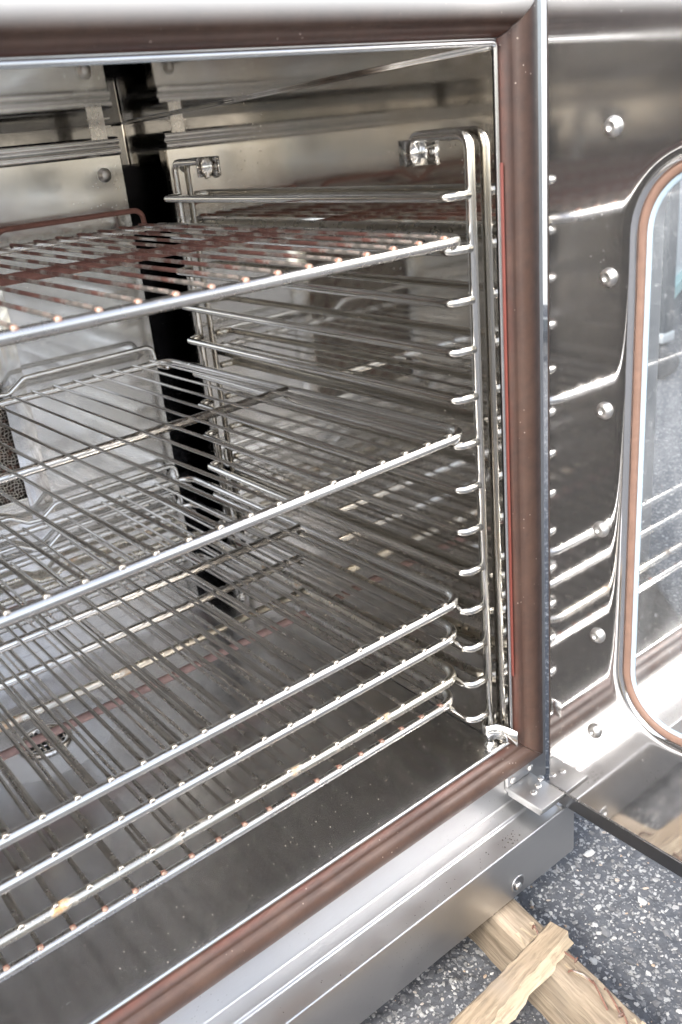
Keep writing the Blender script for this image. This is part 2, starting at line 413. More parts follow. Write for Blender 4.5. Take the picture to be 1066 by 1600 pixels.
# right wall with rounded back corner is part of the side wall sheet
RC = .003
def side_wall(x, sgn):
    V = []; prof = [(x, -.004)] + [(x, YB - RC)] + [(x + sgn * (-RC + RC * math.cos(a)), YB - RC + RC * math.sin(a)) for a in [math.pi / 2 * k / 8 for k in range(1, 9)]]
    n = len(prof); V = [(px, py, Z0 + .001) for px, py in prof] + [(px, py, zc(py) - .0005) for px, py in prof]
    return V, [(i, i + 1, n + i + 1, n + i) for i in range(n - 1)]
part(obj('side_wall', *side_wall(XW, 1), M['cavity']))
part(obj('side_wall', *side_wall(XL, -1), M['cavity']))
M['back'] = steel('back_wall_steel', (.36, .355, .35), .08, grain=(30, 1, 1), wave=.03, stain=(.2, .19, .18), stain_amt=.4, specks=.3, scratch=.2)
M['gap_shade'] = steel('dark_gap_steel', (.055, .053, .055), .10, grain=(30, 1, 1), wave=.03, stain=(.03, .03, .03), stain_amt=.4, specks=.2, scratch=.2)  # near-black base paints the dark reflection in the gap behind the baffle
part(obj('back_wall', *grid_quad((XL + RC, YB, Z0), (XW - RC, YB, Z0), (XW - RC, YB, ZC1), (XL + RC, YB, ZC1)), M['back'], smooth=False))
for x, s in ((XW, -1), (XL, 1)):  # added dark sheets that paint the gap black below its bright top
    part(obj('gap_shade_sheet', *grid_quad((x + s * .0012, .600, Z0 + .002), (x + s * .0012, YB - .001, Z0 + .002), (x + s * .0012, YB - .001, .648), (x + s * .0012, .600, .640)), M['gap_shade'], smooth=False))
    part(obj('gap_shade_sheet', *grid_quad((x + s * .0012, YB - .0012, Z0 + .002), (x + s * .13, YB - .0012, Z0 + .002), (x + s * .13, YB - .0012, .650), (x + s * .0012, YB - .0012, .650)), M['gap_shade'], smooth=False))
part(obj('ceiling_panel', *grid_quad((XL - .02, -.004, zc(-.004)), (XW + .02, -.004, zc(-.004)), (XW + .02, YB + .002, zc(YB)), (XL - .02, YB + .002, zc(YB))), M['ceiling'], smooth=False))
# ceiling / wall seam weld bead
for x, s in ((XW, -1), (XL, 1)):
    part(obj('seam_bead', *tube([(x + s * .001, -.002, zc(0) - .001), (x + s * .001, YB - RC, zc(YB - RC) - .001)], .0018, 8), M['cavity']))
# floor with a dished drain
DR = (-.398, .435)
def floor_mesh():
    bm = bmesh.new()
    rings = [(.034, -.0085), (.038, -.0075), (.085, -.0015), (.09, -.0003), (.094, 0)]
    n = 48; loops = []
    for r, h in rings:
        loops.append([bm.verts.new((DR[0] + r * math.cos(2 * math.pi * k / n), DR[1] + r * math.sin(2 * math.pi * k / n), Z0 + h)) for k in range(n)])
    for a, b in zip(loops, loops[1:]):
        for k in range(n):
            bm.faces.new((a[k], a[(k + 1) % n], b[(k + 1) % n], b[k])).smooth = True
    c = [bm.verts.new(p) for p in ((XL - .01, -.003, Z0), (XW + .01, -.003, Z0), (XW + .01, YB + .01, Z0), (XL - .01, YB + .01, Z0))]
    ed = [bm.edges.new((c[i], c[(i + 1) % 4])) for i in range(4)]
    le = [bm.edges.get((loops[-1][k], loops[-1][(k + 1) % n])) for k in range(n)]
    bmesh.ops.triangle_fill(bm, edges=ed + le, use_beauty=True)
    return from_bm('floor_panel', bm, M['floor'])
fl = part(floor_mesh())
dr = part(obj('drain_ring', *lathe([(.027, -.012), (.027, -.0065), (.029, -.0045), (.033, -.0045), (.035, -.008), (.035, -.012)], 32, 'z', (DR[0], DR[1], Z0)), M['trim']), fl)
dg = bmesh.new()
bmesh.ops.create_circle(dg, cap_ends=True, segments=32, radius=.0272, matrix=Matrix.Translation((DR[0], DR[1], Z0 - .0095)))
part(from_bm('drain_well', dg, M['black']), fl)
for k in range(-3, 4):
    h = math.sqrt(.0265 ** 2 - (k * .0075) ** 2)
    part(obj('grate_bar', *tube([(DR[0] + k * .0075, DR[1] - h, Z0 - .0075), (DR[0] + k * .0075, DR[1] + h, Z0 - .0075)], .0017, 6), M['trim']), fl)
for k in (-1, 1):
    h = math.sqrt(.0265 ** 2 - .011 ** 2)
    part(obj('grate_bar', *tube([(DR[0] - h, DR[1] + k * .011, Z0 - .0082), (DR[0] + h, DR[1] + k * .011, Z0 - .0082)], .0017, 6), M['trim']), fl)

# fan baffle in front of the back wall, with a square opening and knitted mesh
YBF = .645; BX1, BX0 = -.048, -.732
OX1, OX0, OZ0, OZ1 = -.283, -.497, .232, .505
def baffle():
    bm = bmesh.new()
    def q(x0, x1, z0, z1):
        bm.faces.new([bm.verts.new(p) for p in ((x0, YBF, z0), (x1, YBF, z0), (x1, YBF, z1), (x0, YBF, z1))])
    q(BX0, OX0, OZ0, OZ1); q(OX1, BX1, OZ0, OZ1); q(BX0, BX1, OZ1, .664); q(BX0, BX1, Z0 + .0003, OZ0)
    bmesh.ops.remove_doubles(bm, verts=bm.verts[:], dist=1e-5)
    # side and bottom returns
    for x in (BX0, BX1):
        s = 1 if x == BX1 else -1
        bm.faces.new([bm.verts.new(p) for p in ((x, YBF, Z0 + .0003), (x + s * .0015, YBF + .0015, Z0 + .0003), (x + s * .0015, YBF + .0015, .664), (x, YBF, .664))])
        bm.faces.new([bm.verts.new(p) for p in ((x + s * .0015, YBF + .0015, Z0 + .0003), (x + s * .0015, YBF + .02, Z0 + .0003), (x + s * .0015, YBF + .02, .664), (x + s * .0015, YBF + .0015, .664))])
    return from_bm('fan_baffle', bm, M['baffle'])
bf = part(baffle())
# rolled top hem: step, roll and return
hem = [(YBF, .6645), (YBF - .004, .6675), (YBF - .0045, .671), (YBF - .002, .674), (YBF + .001, .6755), (YBF + .001, .678), (YBF - .003, .680), (YBF - .004, .6835), (YBF - .001, .687), (YBF + .006, .6885), (YBF + .025, .689)]
part(obj('top_hem', *prism_x(hem, BX0 - .001, BX1 + .001), M['baffle']), bf)
for x in (BX1 - .028, BX0 + .028):
    part(obj('bolt', *lathe([(.0001, -.006), (.005, -.0058), (.0062, -.004), (.0062, -.0022), (.0095, -.002), (.0095, 0)], 14, 'y', (x, YBF, .641)), M['screw']), bf)
for x in (BX1 - .026, BX0 + .026):
    sp = [(YBF - .0015, .684), (YBF - .003, .696), (YBF - .003, .699), (YBF - .012, .7), (YBF - .012, .7015), (YBF + .001, .7045)]
    part(box('hanger_strap', x - .0115, x + .0115, YBF - .002, YBF - .0005, .6855, zc(YBF) + .003, M['trim']), bf)
    part(box('strap_lip', x - .014, x + .018, YBF - .006, YBF - .0022, .7005, .7022, M['trim']), bf)
def frame_ring(name, x0, x1, z0, z1, wd, y0, y1, mat, parent):
    for a in ((x0 - wd, x0, z0 - wd, z1 + wd), (x1, x1 + wd, z0 - wd, z1 + wd), (x0 + .0002, x1 - .0002, z1, z1 + wd), (x0 + .0002, x1 - .0002, z0 - wd, z0)):
        part(box(name, a[0], a[1], y0, y1, a[2], a[3], mat, bevel=.0008), parent)
frame_ring('opening_flange', OX0, OX1, OZ0, OZ1, .034, YBF - .003, YBF - .0003, M['baffle'], bf)
def knit():
    rnd = random.Random(5); parts = []
    nx, nz = 46, 56
    for i in range(nx):
        x = OX0 + (i + .5) * (OX1 - OX0) / nx
        parts.append(tube([(x + .0014 * math.sin(k * 1.57 + i), YBF + .006 + .0012 * math.cos(k * 3.14 + i * 3.14), OZ0 - .005 + k * (OZ1 - OZ0 + .01) / nz) for k in range(nz + 1)], .00085, 4, cap=False))
    for j in range(nz):
        z = OZ0 + (j + .5) * (OZ1 - OZ0) / nz
        parts.append(tube([(OX0 - .005 + k * (OX1 - OX0 + .01) / nx, YBF + .006 + .0012 * math.cos(k * 3.14 + j * 3.14 + 3.14), z + .0014 * math.sin(k * 1.57 + j)) for k in range(nx + 1)], .00085, 4, cap=False))
    return join(parts)
o = part(obj('mesh_screen', *knit(), M['mesh']), bf); o['kind'] = 'stuff'
part(box('fan_dark_box', OX0 - .01, OX1 + .01, YBF + .012, YBF + .03, OZ0 - .01, OZ1 + .01, M['fan_dark']), bf)  # dark box paints the unlit fan space behind the mesh

# front frame, opening trim, gasket
FX1, FX0, FZ0, FZ1 = .0, -.78, .0, .7265
GWD, GPR = .0415, .017
def ring_loop(off):
    ro = off * 1.17 if off > 0 else off
    return [(FX0 - ro, FZ0 - off), (FX1 + ro, FZ0 - off), (FX1 + ro, FZ1 + off), (FX0 - ro, FZ1 + off)]
def flat_frame():
    V = []; F = []
    o = [(-.87, -.086), (.062, -.086), (.062, .90), (-.87, .90)]
    for x, z in ring_loop(.001): V.append((x, .001, z))
    for x, z in o: V.append((x, .001, z))
    for x, z in o: V.append((x, .012, z))
    for i in range(4):
        j = (i + 1) % 4; F += [(i, j, 4 + j, 4 + i), (4 + i, 4 + j, 8 + j, 8 + i)]
    return V, F
part(obj('front_frame', *flat_frame(), M['outer'], smooth=False))
tr = [(x, -.001, z) for x, z in ring_loop(-.0012)]
tp = fillet([((FX0 + FX1) / 2, -.001, tr[0][2])] + [tr[1], tr[2], tr[3], tr[0]] + [((FX0 + FX1) / 2, -.001, tr[0][2])], .004, 5)
part(obj('opening_trim', *tube(tp[:-1], .0027, 10, closed=True), M['rail']))
# gasket: four mitred strips, half-round section with a lighter outer lip
def gasket_strip(side):
    prof = []
    for k in range(25):
        s = k / 24
        a = math.pi * s
        h = GPR * (math.sin(a) ** .62)
        d = .0025 + GWD * s
        h -= .0030 * math.exp(-((s - .20) / .05) ** 2)
        if s > .9: h = max(h, .0035)
        prof.append((d, h, s))
    a, b = {'bottom': (0, 1), 'right': (1, 2), 'top': (2, 3), 'left': (3, 0)}[side]
    V = []; F = []; A = []; NS = 40; n = len(prof); rnd = random.Random(side)
    for i in range(NS + 1):
        f = i / NS
        for d, h, s in prof:
            L = ring_loop(d); e = .0006
            p = Vector((L[a][0], 0, L[a][1])).lerp(Vector((L[b][0], 0, L[b][1])), f * (1 - 2 * e) + e)
            wob = .0006 * math.sin(f * 23 + s * 2) + .0004 * math.sin(f * 61)
            V.append((p.x, .0005 - h * (1 + wob * 20), p.z)); A.append(s)
    for i in range(NS):
        for k in range(n - 1):
            q = i * n + k; F.append((q, q + n, q + n + 1, q + 1))
    o = obj('gasket_strip', V, F, M['gasket'])
    at = o.data.attributes.new('across', 'FLOAT', 'POINT'); at.data.foreach_set('value', A)
    fv = [(min(1, max(0, (q - .30) / .45)) if side == 'top' else 0.0) for q in A]  # pale sky-lit upper part, painted on the top strip only
    at = o.data.attributes.new('sky_pale', 'FLOAT', 'POINT'); at.data.foreach_set('value', fv)
    return o
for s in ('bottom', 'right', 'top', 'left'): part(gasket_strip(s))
part(box('gasket_lip', .0006, .0021, -.0055, .0004, .09, .63, M['red_lip'], bevel=.001))

# casing round the cavity
def casing():
    bm = bmesh.new()
    add_box(bm, .058, .0615, .012, .80, -.166, .90); add_box(bm, -.87, -.8665, .012, .80, -.166, .90)
    add_box(bm, -.8664, .0579, .7965, .80, -.166, .8964); add_box(bm, -.8664, .0579, .0121, .7964, .8965, .90)
    add_box(bm, -.8664, .0579, .0121, .7964, -.166, -.1625)
    return from_bm('casing', bm, M['outer'])
part(casing())
# drip trough under the door
tr_prof = [(.001, -.0862), (-.0005, -.0872), (-.0172, -.0884), (-.0182, -.0892), (-.0188, -.0912), (-.0200, -.0920), (-.0458, -.0938), (-.0470, -.0928), (-.0476, -.0912), (-.0484, -.0905), (-.0496, -.0905), (-.0505, -.0915), (-.0508, -.0935), (-.0508, -.163), (-.0505, -.1645), (-.0490, -.1655), (-.030, -.1655)]
dt = part(obj('drip_trough', *prism_x(tr_prof, -.87, .050), M['outer'])); dt.data.set_sharp_from_angle(angle=math.radians(22))
def end_plate():
    pts = [(.001, -.0872), (-.017, -.0885), (-.0195, -.092), (-.047, -.0925), (-.0505, -.0945), (-.0505, -.163), (-.049, -.1655), (.011, -.1655)]
    V = [(.0502, y, z) for y, z in pts] + [(.0515, y, z) for y, z in pts]; n = len(pts)
    return V, [tuple(range(n)), tuple(range(n, 2 * n))[::-1]] + [(i, (i + 1) % n, n + (i + 1) % n, n + i) for i in range(n)]
part(obj('end_plate', *end_plate(), M['outer'], smooth=False), dt)
part(obj('trough_end_wall', *grid_quad((.034, -.0205, -.0921), (.034, -.0465, -.0939), (.034, -.0465, -.0915), (.034, -.0205, -.0915)), M['outer'], smooth=False), dt)
part(obj('hole_rim', *lathe([(.0085, -.0001), (.0088, -.0006), (.0105, -.0008), (.0112, -.0003), (.0112, 0.0)], 24, 'y', (-.050, -.0508, -.1475)), M['outer']), dt)
hb = bmesh.new(); bmesh.ops.create_circle(hb, cap_ends=True, segments=24, radius=.0087, matrix=Matrix.Translation((-.050, -.0514, -.1475)) @ Matrix.Rotation(math.pi / 2, 4, 'X'))  # flat dark disc proud of the face, painting the shade of a hole
part(from_bm('painted_hole', hb, M['hem']), dt)
part(obj('fixing_screw', *lathe([(.0001, -.0042), (.003, -.0040), (.0045, -.0028), (.0050, -.0008)], 12, 'y', (-.0515, -.0508, -.1490)), M['screw']), dt)

# hinge bracket at the lower right corner
XD = .029
def hinge():
    bm = bmesh.new()
    add_box(bm, -.013, XD - .001, -.056, .0005, -.0665, -.0600, .0015, 2)
    add_box(bm, -.009, XD - .003, -.050, .0003, -.0760, -.0667, .002, 2)
    add_box(bm, -.013, XD - .001, -.0045, .0006, -.0598, -.0440, .001, 2)
    return from_bm('hinge_bracket', bm, M['bracket'], ang=40)
hg = part(hinge())
for x, y in ((.003, -.030), (.016, -.026), (.028, -.020)):
    part(obj('rivet', *lathe([(.0042, 0), (.0042, .0008), (.0034, .0016), (.0012, .0018), (.0001, .001)], 14, 'z', (x, y, -.0600)), M['screw']), hg)
for x in (-.004, .027):
    part(obj('screw_head', *lathe([(.0001, -.003), (.003, -.0028), (.0044, -.0012), (.0046, 0)], 14, 'y', (x, -.0045, -.0525)), M['screw']), hg)

# door, open at a right angle: inner face in the plane x = XD
DY0, DY1, DZ0, DZ1 = -.0335, -.86, -.0615, .835
WY0, WY1, WZ0, WZ1, WR = -.1242, -.745, .0795, .6275, .060
def win_loop(d, n=14):
    """rounded rectangle grown outward by d; (y,z) points"""
    r = max(WR + d, .001); pts = []
    y0, y1, z0, z1 = WY1 - d, WY0 + d, WZ0 - d, WZ1 + d
    for cy_, cz_, a0 in ((y1 - r, z0 + r, -90), (y1 - r, z1 - r, 0), (y0 + r, z1 - r, 90), (y0 + r, z0 + r, 180)):
        for k in range(n + 1):
            a = math.radians(a0 + 90 * k / n); pts.append((cy_ + r * math.cos(a), cz_ + r * math.sin(a)))
    return pts
def ring_strip(prof):
    V = []; F = []; n = None
    for d, x in prof:
        L = win_loop(d); n = len(L); V += [(x, y, z) for y, z in L]
    for i in range(len(prof) - 1):
        for k in range(n):
            l = (k + 1) % n; F.append((i * n + k, i * n + l, (i + 1) * n + l, (i + 1) * n + k))
    return V, F
door = empty('door', (XD, DY0, DZ0)); part(door)
lip = [(.000, XD + .0075), (.0002, XD + .0052), (.0008, XD + .0034), (.0020, XD + .0021), (.0040, XD + .0012), (.0062, XD + .00065), (.0085, XD + .0003), (.0110, XD + .0001), (.0135, XD + .00002), (.016, XD)]
def door_panel():
    bm = bmesh.new(); V, F = ring_strip(lip); vs = [bm.verts.new(v) for v in V]
    for f in F: bm.faces.new([vs[i] for i in f]).smooth = True
    n = len(win_loop(0)); last = vs[-n:]
    r = .012
    oc = []
    for (y, z) in ((DY1, DZ0), (DY0, DZ0), (DY0, DZ1), (DY1, DZ1)): oc.append(bm.verts.new((XD, y, z)))
    oe = [bm.edges.new((oc[i], oc[(i + 1) % 4])) for i in range(4)]
    le = [bm.edges.get((last[k], last[(k + 1) % n])) for k in range(n)]
    bmesh.ops.triangle_fill(bm, edges=oe + le, use_beauty=True)
    # rounded hinge-side return, top return
    prev = [oc[1], oc[2]]
    for a in (30, 60, 90):
        t = math.radians(a); x = XD + .004 * (1 - math.cos(t)); y = DY0 + .004 * math.sin(t)
        cur = [bm.verts.new((x, y, DZ0)), bm.verts.new((x, y, DZ1))]
        bm.faces.new((prev[0], cur[0], cur[1], prev[1])).smooth = True; prev = cur
    cur = [bm.verts.new((XD + .022, DY0 + .004, DZ0)), bm.verts.new((XD + .022, DY0 + .004, DZ1))]
    bm.faces.new((prev[0], cur[0], cur[1], prev[1]))
    return from_bm('door_panel', bm, M['door'])
part(door_panel(), door)
# lower hem, folded back under the inner panel
V = [(XD + .0004, DY0, DZ0), (XD + .0004, DY1, DZ0), (XD + .005, DY0 - .006, DZ0 - .025), (XD + .005, DY1, DZ0 - .025), (XD + .007, DY0 - .006, DZ0 - .027), (XD + .007, DY1, DZ0 - .027), (XD + .03, DY0 - .006, DZ0 - .027), (XD + .03, DY1, DZ0 - .027)]
part(obj('bottom_hem', V, [(0, 1, 3, 2), (2, 3, 5, 4), (4, 5, 7, 6)], M['hem'], smooth=False), door)
part(obj('hem_edge', *tube([(XD - .0002, DY0, DZ0), (XD - .0002, DY1, DZ0)], .0011, 6), M['trim']), door)
part(obj('window_seal', *ring_strip([(-.0002, XD + .0075), (-.0004, XD + .0042), (-.0014, XD + .0036), (-.0056, XD + .0046), (-.0066, XD + .0058), (-.0068, XD + .0090)]), M['seal']), door)
part(obj('glass_border', *ring_strip([(-.0066, XD + .0070), (-.0112, XD + .0072), (-.0114, XD + .0078)]), M['glass_edge']), door)
def pane(x):
    L = win_loop(-.0068); return [(x, y, z) for y, z in L], [tuple(range(len(L)))]
part(obj('window_pane', *pane(XD + .0080), M['glass'], smooth=False), door)
for k in range(7):
    z = .652 - .1208 * k if k else .652
    if k < 6: part(obj('door_screw', *lathe([(.0084, 0), (.0082, -.0014), (.0070, -.0036), (.0048, -.0050), (.0030, -.0054), (.0026, -.0038), (.0001, -.0034)], 20, 'x', (XD, -.1004 + .0012 * k, z)), M['screw']), door)
# outer door shell, seen only as thickness round the window
def shell():
    bm = bmesh.new()
    x0, x1 = XD + .0225, XD + .060
    V, F = [], []
    A = win_loop(.012); n = len(A)
    va = [bm.verts.new((XD + .026, y, z)) for y, z in A]; vb = [bm.verts.new((x1, y, z)) for y, z in A]
    for k in range(n): bm.faces.new((va[k], va[(k + 1) % n], vb[(k + 1) % n], vb[k]))
    oc = [bm.verts.new((x1, y, z)) for y, z in ((DY1, DZ0 - .026), (DY0, DZ0 - .026), (DY0, DZ1), (DY1, DZ1))]
    od = [bm.verts.new((x0 - .0004 + .0002, y, z)) for y, z in ((DY1, DZ0 - .026), (DY0, DZ0 - .026), (DY0, DZ1), (DY1, DZ1))]
    oe = [bm.edges.new((oc[i], oc[(i + 1) % 4])) for i in range(4)]
    le = [bm.edges.get((vb[k], vb[(k + 1) % n])) for k in range(n)]
    bmesh.ops.triangle_fill(bm, edges=oe + le, use_beauty=True)
    for i in (1, 2, 3):
        j = (i + 1) % 4; bm.faces.new((oc[i], oc[j], od[j], od[i]))
    return from_bm('door_shell', bm, M['outer'])
part(shell(), door)

# ------------------------------------------------------------------ rack guides
PITCH, ZT = .047, .606
GX, PX, PYF, PYB = -.0450, -.0180, .0165, .553
def make_guide():
    g = empty('rack_guide', (0, 0, 0))
    def loop(y0, s, zt):
        return fillet([(PX, y0, .002), (PX, y0, zt), (PX, y0 + s * .072, zt), (PX + .0035, y0 + s * .078, zt - .020)], [0, .013, .010, 0], 6)
    link('post', mesh('post', *tube(loop(PYF, 1, .657), .0050, 12), M['guide']), g)
    link('post', mesh('post', *tube(loop(PYB, -1, .648), .0046, 12), M['guide']), g)
    me = None
    for i in range(13):
        if me is None:
            me = mesh('rung', *tube(fillet([(PX - .003, PYF, 0), (GX, PYF + .0012, 0), (GX, .5425, 0), (PX - .003, .5445, 0)], .011, 7), .0046, 12), M['guide'])
        r = link('rung', me, g); r.location.z = ZT - PITCH * i
    # straps on the wall
    for y, z in ((.092, .643), (.482, .641)):
        prof = [(-.027, .0006), (-.018, .0006), (-.0125, .0006)] + [(-.0105 * math.cos(math.pi * q / 16), .0035 + .0120 * math.sin(math.pi * q / 16)) for q in range(17)] + [(.0125, .0006), (.018, .0006), (.027, .0006)]
        V = []
        for dy, h in prof:
            for dz in (-.0115, .0115): V.append((XW - h, y + dy, z + dz))
        F = [(2 * i, 2 * i + 1, 2 * i + 3, 2 * i + 2) for i in range(len(prof) - 1)]
        st = link('wall_strap', mesh('wall_strap', V, F, M['guide']), g); st.data.set_sharp_from_angle(angle=math.radians(40))
        md = st.modifiers.new('thickness', 'SOLIDIFY'); md.thickness = .0012; md.offset = 0
        for s in (-1, 1):
            link('rivet', mesh('rivet', *lathe([(.0030, 0), (.0030, -.0010), (.0015, -.0018), (.0001, -.0018)], 10, 'x', (XW - .0012, y + s * .0195, z)), M['screw']), st)
    # foot clamp and levelling stud
    prof = [(.034, 0), (.014, .002), (.007, .006), (.0035, .0155), (-.0035, .0165), (-.0068, .012), (-.0062, .004)]
    V = []
    for dy, h in prof:
        for dz in (-.010, .010): V.append((XW - .0008 - h, PYF + dy, .016 + dz))
    V = [(x, 2 * PYF - y + .0, z) for x, y, z in V]
    F = [(2 * i, 2 * i + 1, 2 * i + 3, 2 * i + 2) for i in range(len(prof) - 1)]
    cl = link('foot_clamp', mesh('foot_clamp', V, F, M['guide']), g)
    md = cl.modifiers.new('thickness', 'SOLIDIFY'); md.thickness = .0014; md.offset = 0
    for y in (PYF, PYB):
        link('levelling_foot', mesh('levelling_foot', *lathe([(.0075, Z0), (.0075, Z0 + .003), (.0045, Z0 + .004), (.0045, .0025)], 14, 'z', (PX, y, 0)), M['trim']), g)
    return g
gd = make_guide()
tag(gd, 'bent steel rod rack guide ladder against the right oven wall', 'rack guide')
gl = copy_tree(gd)
tag(gl, 'steel rod rack guide ladder on the far left oven wall, beyond the racks', 'rack guide')
gl.rotation_euler.z = math.pi; gl.location = (XL + XW, PYF + PYB, 0)

# ------------------------------------------------------------------ wire racks
RW, RD, RR, WRAD = .722, .590, .0053, .0019
def make_rack(yf, xr, gi, rail, wire, tip, cross, stop, skew, label):
    z = ZT - PITCH * gi + .0046 + RR + .0002
    t = empty('oven_rack', (xr, yf, z)); t.rotation_euler.z = skew
    tag(t, label, 'rack', 'wire racks in the oven')
    x0, x1, y1 = -RW + RR, -RR, RD
    pts = fillet([(-RW / 2, 0, 0), (x1, 0, 0), (x1, y1, 0), (x0, y1, 0), (x0, 0, 0), (-RW / 2, 0, 0)], .025, 8)[:-1]
    key = rail.name
    link('frame', get('frame' + key, lambda: mesh('rack_frame', *tube(pts, RR, 12, closed=True), rail)), t)
    link('cross_bar', get('cross' + cross.name, lambda: mesh('cross_bar', *tube([(x0 + .003, RD / 2, 0), (x1 - .003, RD / 2, 0)], RR, 12), cross)), t)
    # wires lie on the rails, front tip welded over the front rail
    n = 23; dz = RR + WRAD - .0014
    def wire_mesh():
        p = [(0, -.0022, dz - .0022), (0, .001, dz - .0002), (0, .008, dz), (0, RD * .5, dz), (0, RD - .004, dz), (0, RD + .002, dz - .0006)]
        V, F = tube(p, WRAD, 8); nf = len(F)
        V2, F2 = lathe([(.0012, -.0030), (.0024, -.0026), (.0029, -.0012), (.0028, .0006), (.0020, .0040), (.0008, .0060)], 8, 'y', (0, -.0004, dz - .0012))
        V3, F3 = join([(V, F), (V2, F2)])
        return mesh('rack_wire', V3, F3, [wire, tip], mi=[0] * nf + [1] * len(F2))
    me = get('wire' + wire.name + tip.name, wire_mesh)
    for i in range(n):
        o = link('wire', me, t); o.location = (-.0335 - i * (RW - .067) / (n - 1), random.uniform(-.0006, .0006), 0)
        o.rotation_euler.z = random.uniform(-.0012, .0012)
    # raised stop rail along the back
    yb = RD + .006; h = .024
    q = [(-.022, RD - .03, -.003), (-.022, yb, -.004), (-.024, yb + .001, h), (-.218, yb + .001, h), (-.243, yb, .008), (-.262, yb, .010), (-.285, yb + .001, h), (-RW + .285, yb + .001, h), (-RW + .262, yb, .010), (-RW + .243, yb, .008), (-RW + .218, yb + .001, h), (-RW + .024, yb + .001, h), (-RW + .022, yb, -.004), (-RW + .022, RD - .03, -.003)]
    link('back_stop', get('stop' + stop.name, lambda: mesh('back_stop', *tube(fillet(q, [0, .006, .012, .016, .010, .010, .016, .016, .010, .010, .016, .012, .006, 0], 5), .0036, 10), stop)), t)
    return t
CACHE = {}
def get(k, fn):
    if k not in CACHE: CACHE[k] = fn()
    return CACHE[k]
make_rack(.006, -.031, 1, M['rail_worn'], M['wire_rust'], M['weld_rust'], M['rust'], M['rust'], -.006, 'topmost oven rack, its wires and back bar crusted with dark rust')
make_rack(.021, -.0235, 5, M['rail'], M['wire'], M['weld'], M['rail'], M['rail'], .030, 'clean wire oven rack second from the top, alone with wide gaps above and below')
make_rack(.029, -.033, 9, M['rail'], M['wire'], M['weld'], M['rail'], M['rail'], .002, 'wire oven rack third from the top, uppermost of the four close-set racks')
make_rack(.037, -.030, 10, M['rail'], M['wire'], M['weld'], M['rail'], M['rail'], .001, 'wire oven rack fourth from the top, between two close neighbours')
make_rack(.030, -.041, 11, M['rail_tan'], M['wire_tan'], M['weld'], M['rail_tan'], M['rail_tan'], -.008, 'heat-tinted yellowish wire oven rack directly above the lowest one')
make_rack(.050, -.029, 12, M['rail_worn'], M['wire_tan'], M['weld_rust'], M['rust_pink'], M['rust_pink'], 0.0, 'lowest oven rack, with rusty weld tips and a pinkish rusted cross bar')

# ------------------------------------------------------------------ wood under and beside the oven
def lumber(name, L, W, H, mat, parent=None, nseg=28, amp=.0015, seed=1, profile=None, mats=None, facemat=None):
    """a stick along +x with worn edges; origin at one end, bottom centre"""
    rnd = random.Random(seed); V = []; F = []; mi = []
    c = .003
    sec = [(-W / 2 + c, 0), (W / 2 - c, 0), (W / 2, c), (W / 2, H - c), (W / 2 - c, H), (0, H), (-W / 2 + c, H), (-W / 2, H - c), (-W / 2, c)]
    n = len(sec)
    for i in range(nseg + 1):
        f = i / nseg
        for k, (y, z) in enumerate(sec):
            dy, dz = (profile(f, k, y, z) if profile else (0, 0))
            V.append((f * L + (rnd.uniform(-.004, .004) if i in (0, nseg) else 0), y + dy + rnd.uniform(-amp, amp), z + dz + (rnd.uniform(-amp, amp) if z > 0 else 0)))
    for i in range(nseg):
        for k in range(n):
            l = (k + 1) % n; F.append((i * n + k, i * n + l, (i + 1) * n + l, (i + 1) * n + k)); mi.append(facemat(i / nseg, k) if facemat else 0)
    F.append(tuple(range(n))[::-1]); F.append(tuple(range(nseg * n, nseg * n + n))); mi += [facemat(0, -1) if facemat else 0] * 2
    o = obj(name, V, F, mats or mat, parent, smooth=True, mi=mi); o.data.set_sharp_from_angle(angle=math.radians(35))
    return o
RUN_ANG = math.radians(-90 - 7.6)
def runner_profile(f, k, y, z):
    # front end chewed and rounded at the tip
    e = max(0, (f - .93) / .07)
    return (-y * .35 * e * e, -.012 * e * e if z > .05 else 0)
rn_len = .62
ang = math.atan2(-1, -.133)
rx, ry = -.0715 + .133 * (.36 + .047), .36
run = lumber('pallet_runner', .655, .038, .079, M['wood_side'], None, 40, .0009, 3, runner_profile)
run.location = (rx, ry, GZ); run.rotation_euler.z = ang
tag(run, 'weathered wooden pallet runner with bent rusty nails sticking out under the oven', 'timber')
rnd = random.Random(11)
def nail(path, head=True):
    parts = [tube(fillet(path, .006, 4), .0011, 7)]
    if head:
        p = Vector(path[-1]); d = (p - Vector(path[-2])).normalized()
        q = Vector((0, 0, 1)).rotation_difference(d)
        V, F = lathe([(.0035, -.0006), (.0036, .0006), (.0001, .0008)], 10)
        parts.append(([p + q @ v for v in V], F))
    return join(parts)
T = .0785
for path, hd in (([(.452, .006, T - .01), (.454, .006, T + .010), (.468, .001, T + .009), (.482, -.002, T + .004)], True),
                 ([(.462, .012, T - .01), (.464, .012, T + .006), (.476, .013, T + .004), (.490, .009, T + .002)], False),
                 ([(.478, .002, T - .01), (.480, .003, T + .006), (.497, .009, T + .006), (.512, .014, T + .003)], True),
                 ([(.515, -.002, T - .01), (.517, -.001, T + .005), (.530, .006, T + .005), (.544, .009, T + .002)], False),
                 ([(.538, .010, T - .01), (.540, .009, T + .006), (.556, .003, T + .006), (.572, -.002, T + .002)], False),
                 ([(.552, .014, T - .01), (.554, .013, T + .006), (.570, .008, T + .007), (.585, .003, T + .004)], True),
                 ([(.575, .012, T - .012), (.577, .010, T + .004), (.590, .004, T + .004), (.603, -.003, T - .001)], False),
                 ([(.386, -.008, T - .01), (.388, -.008, T + .003), (.399, -.003, T + .003), (.409, .003, T + .0012)], False)):
    link('nail', mesh('nail', *nail(path, hd), M['nail']), run)
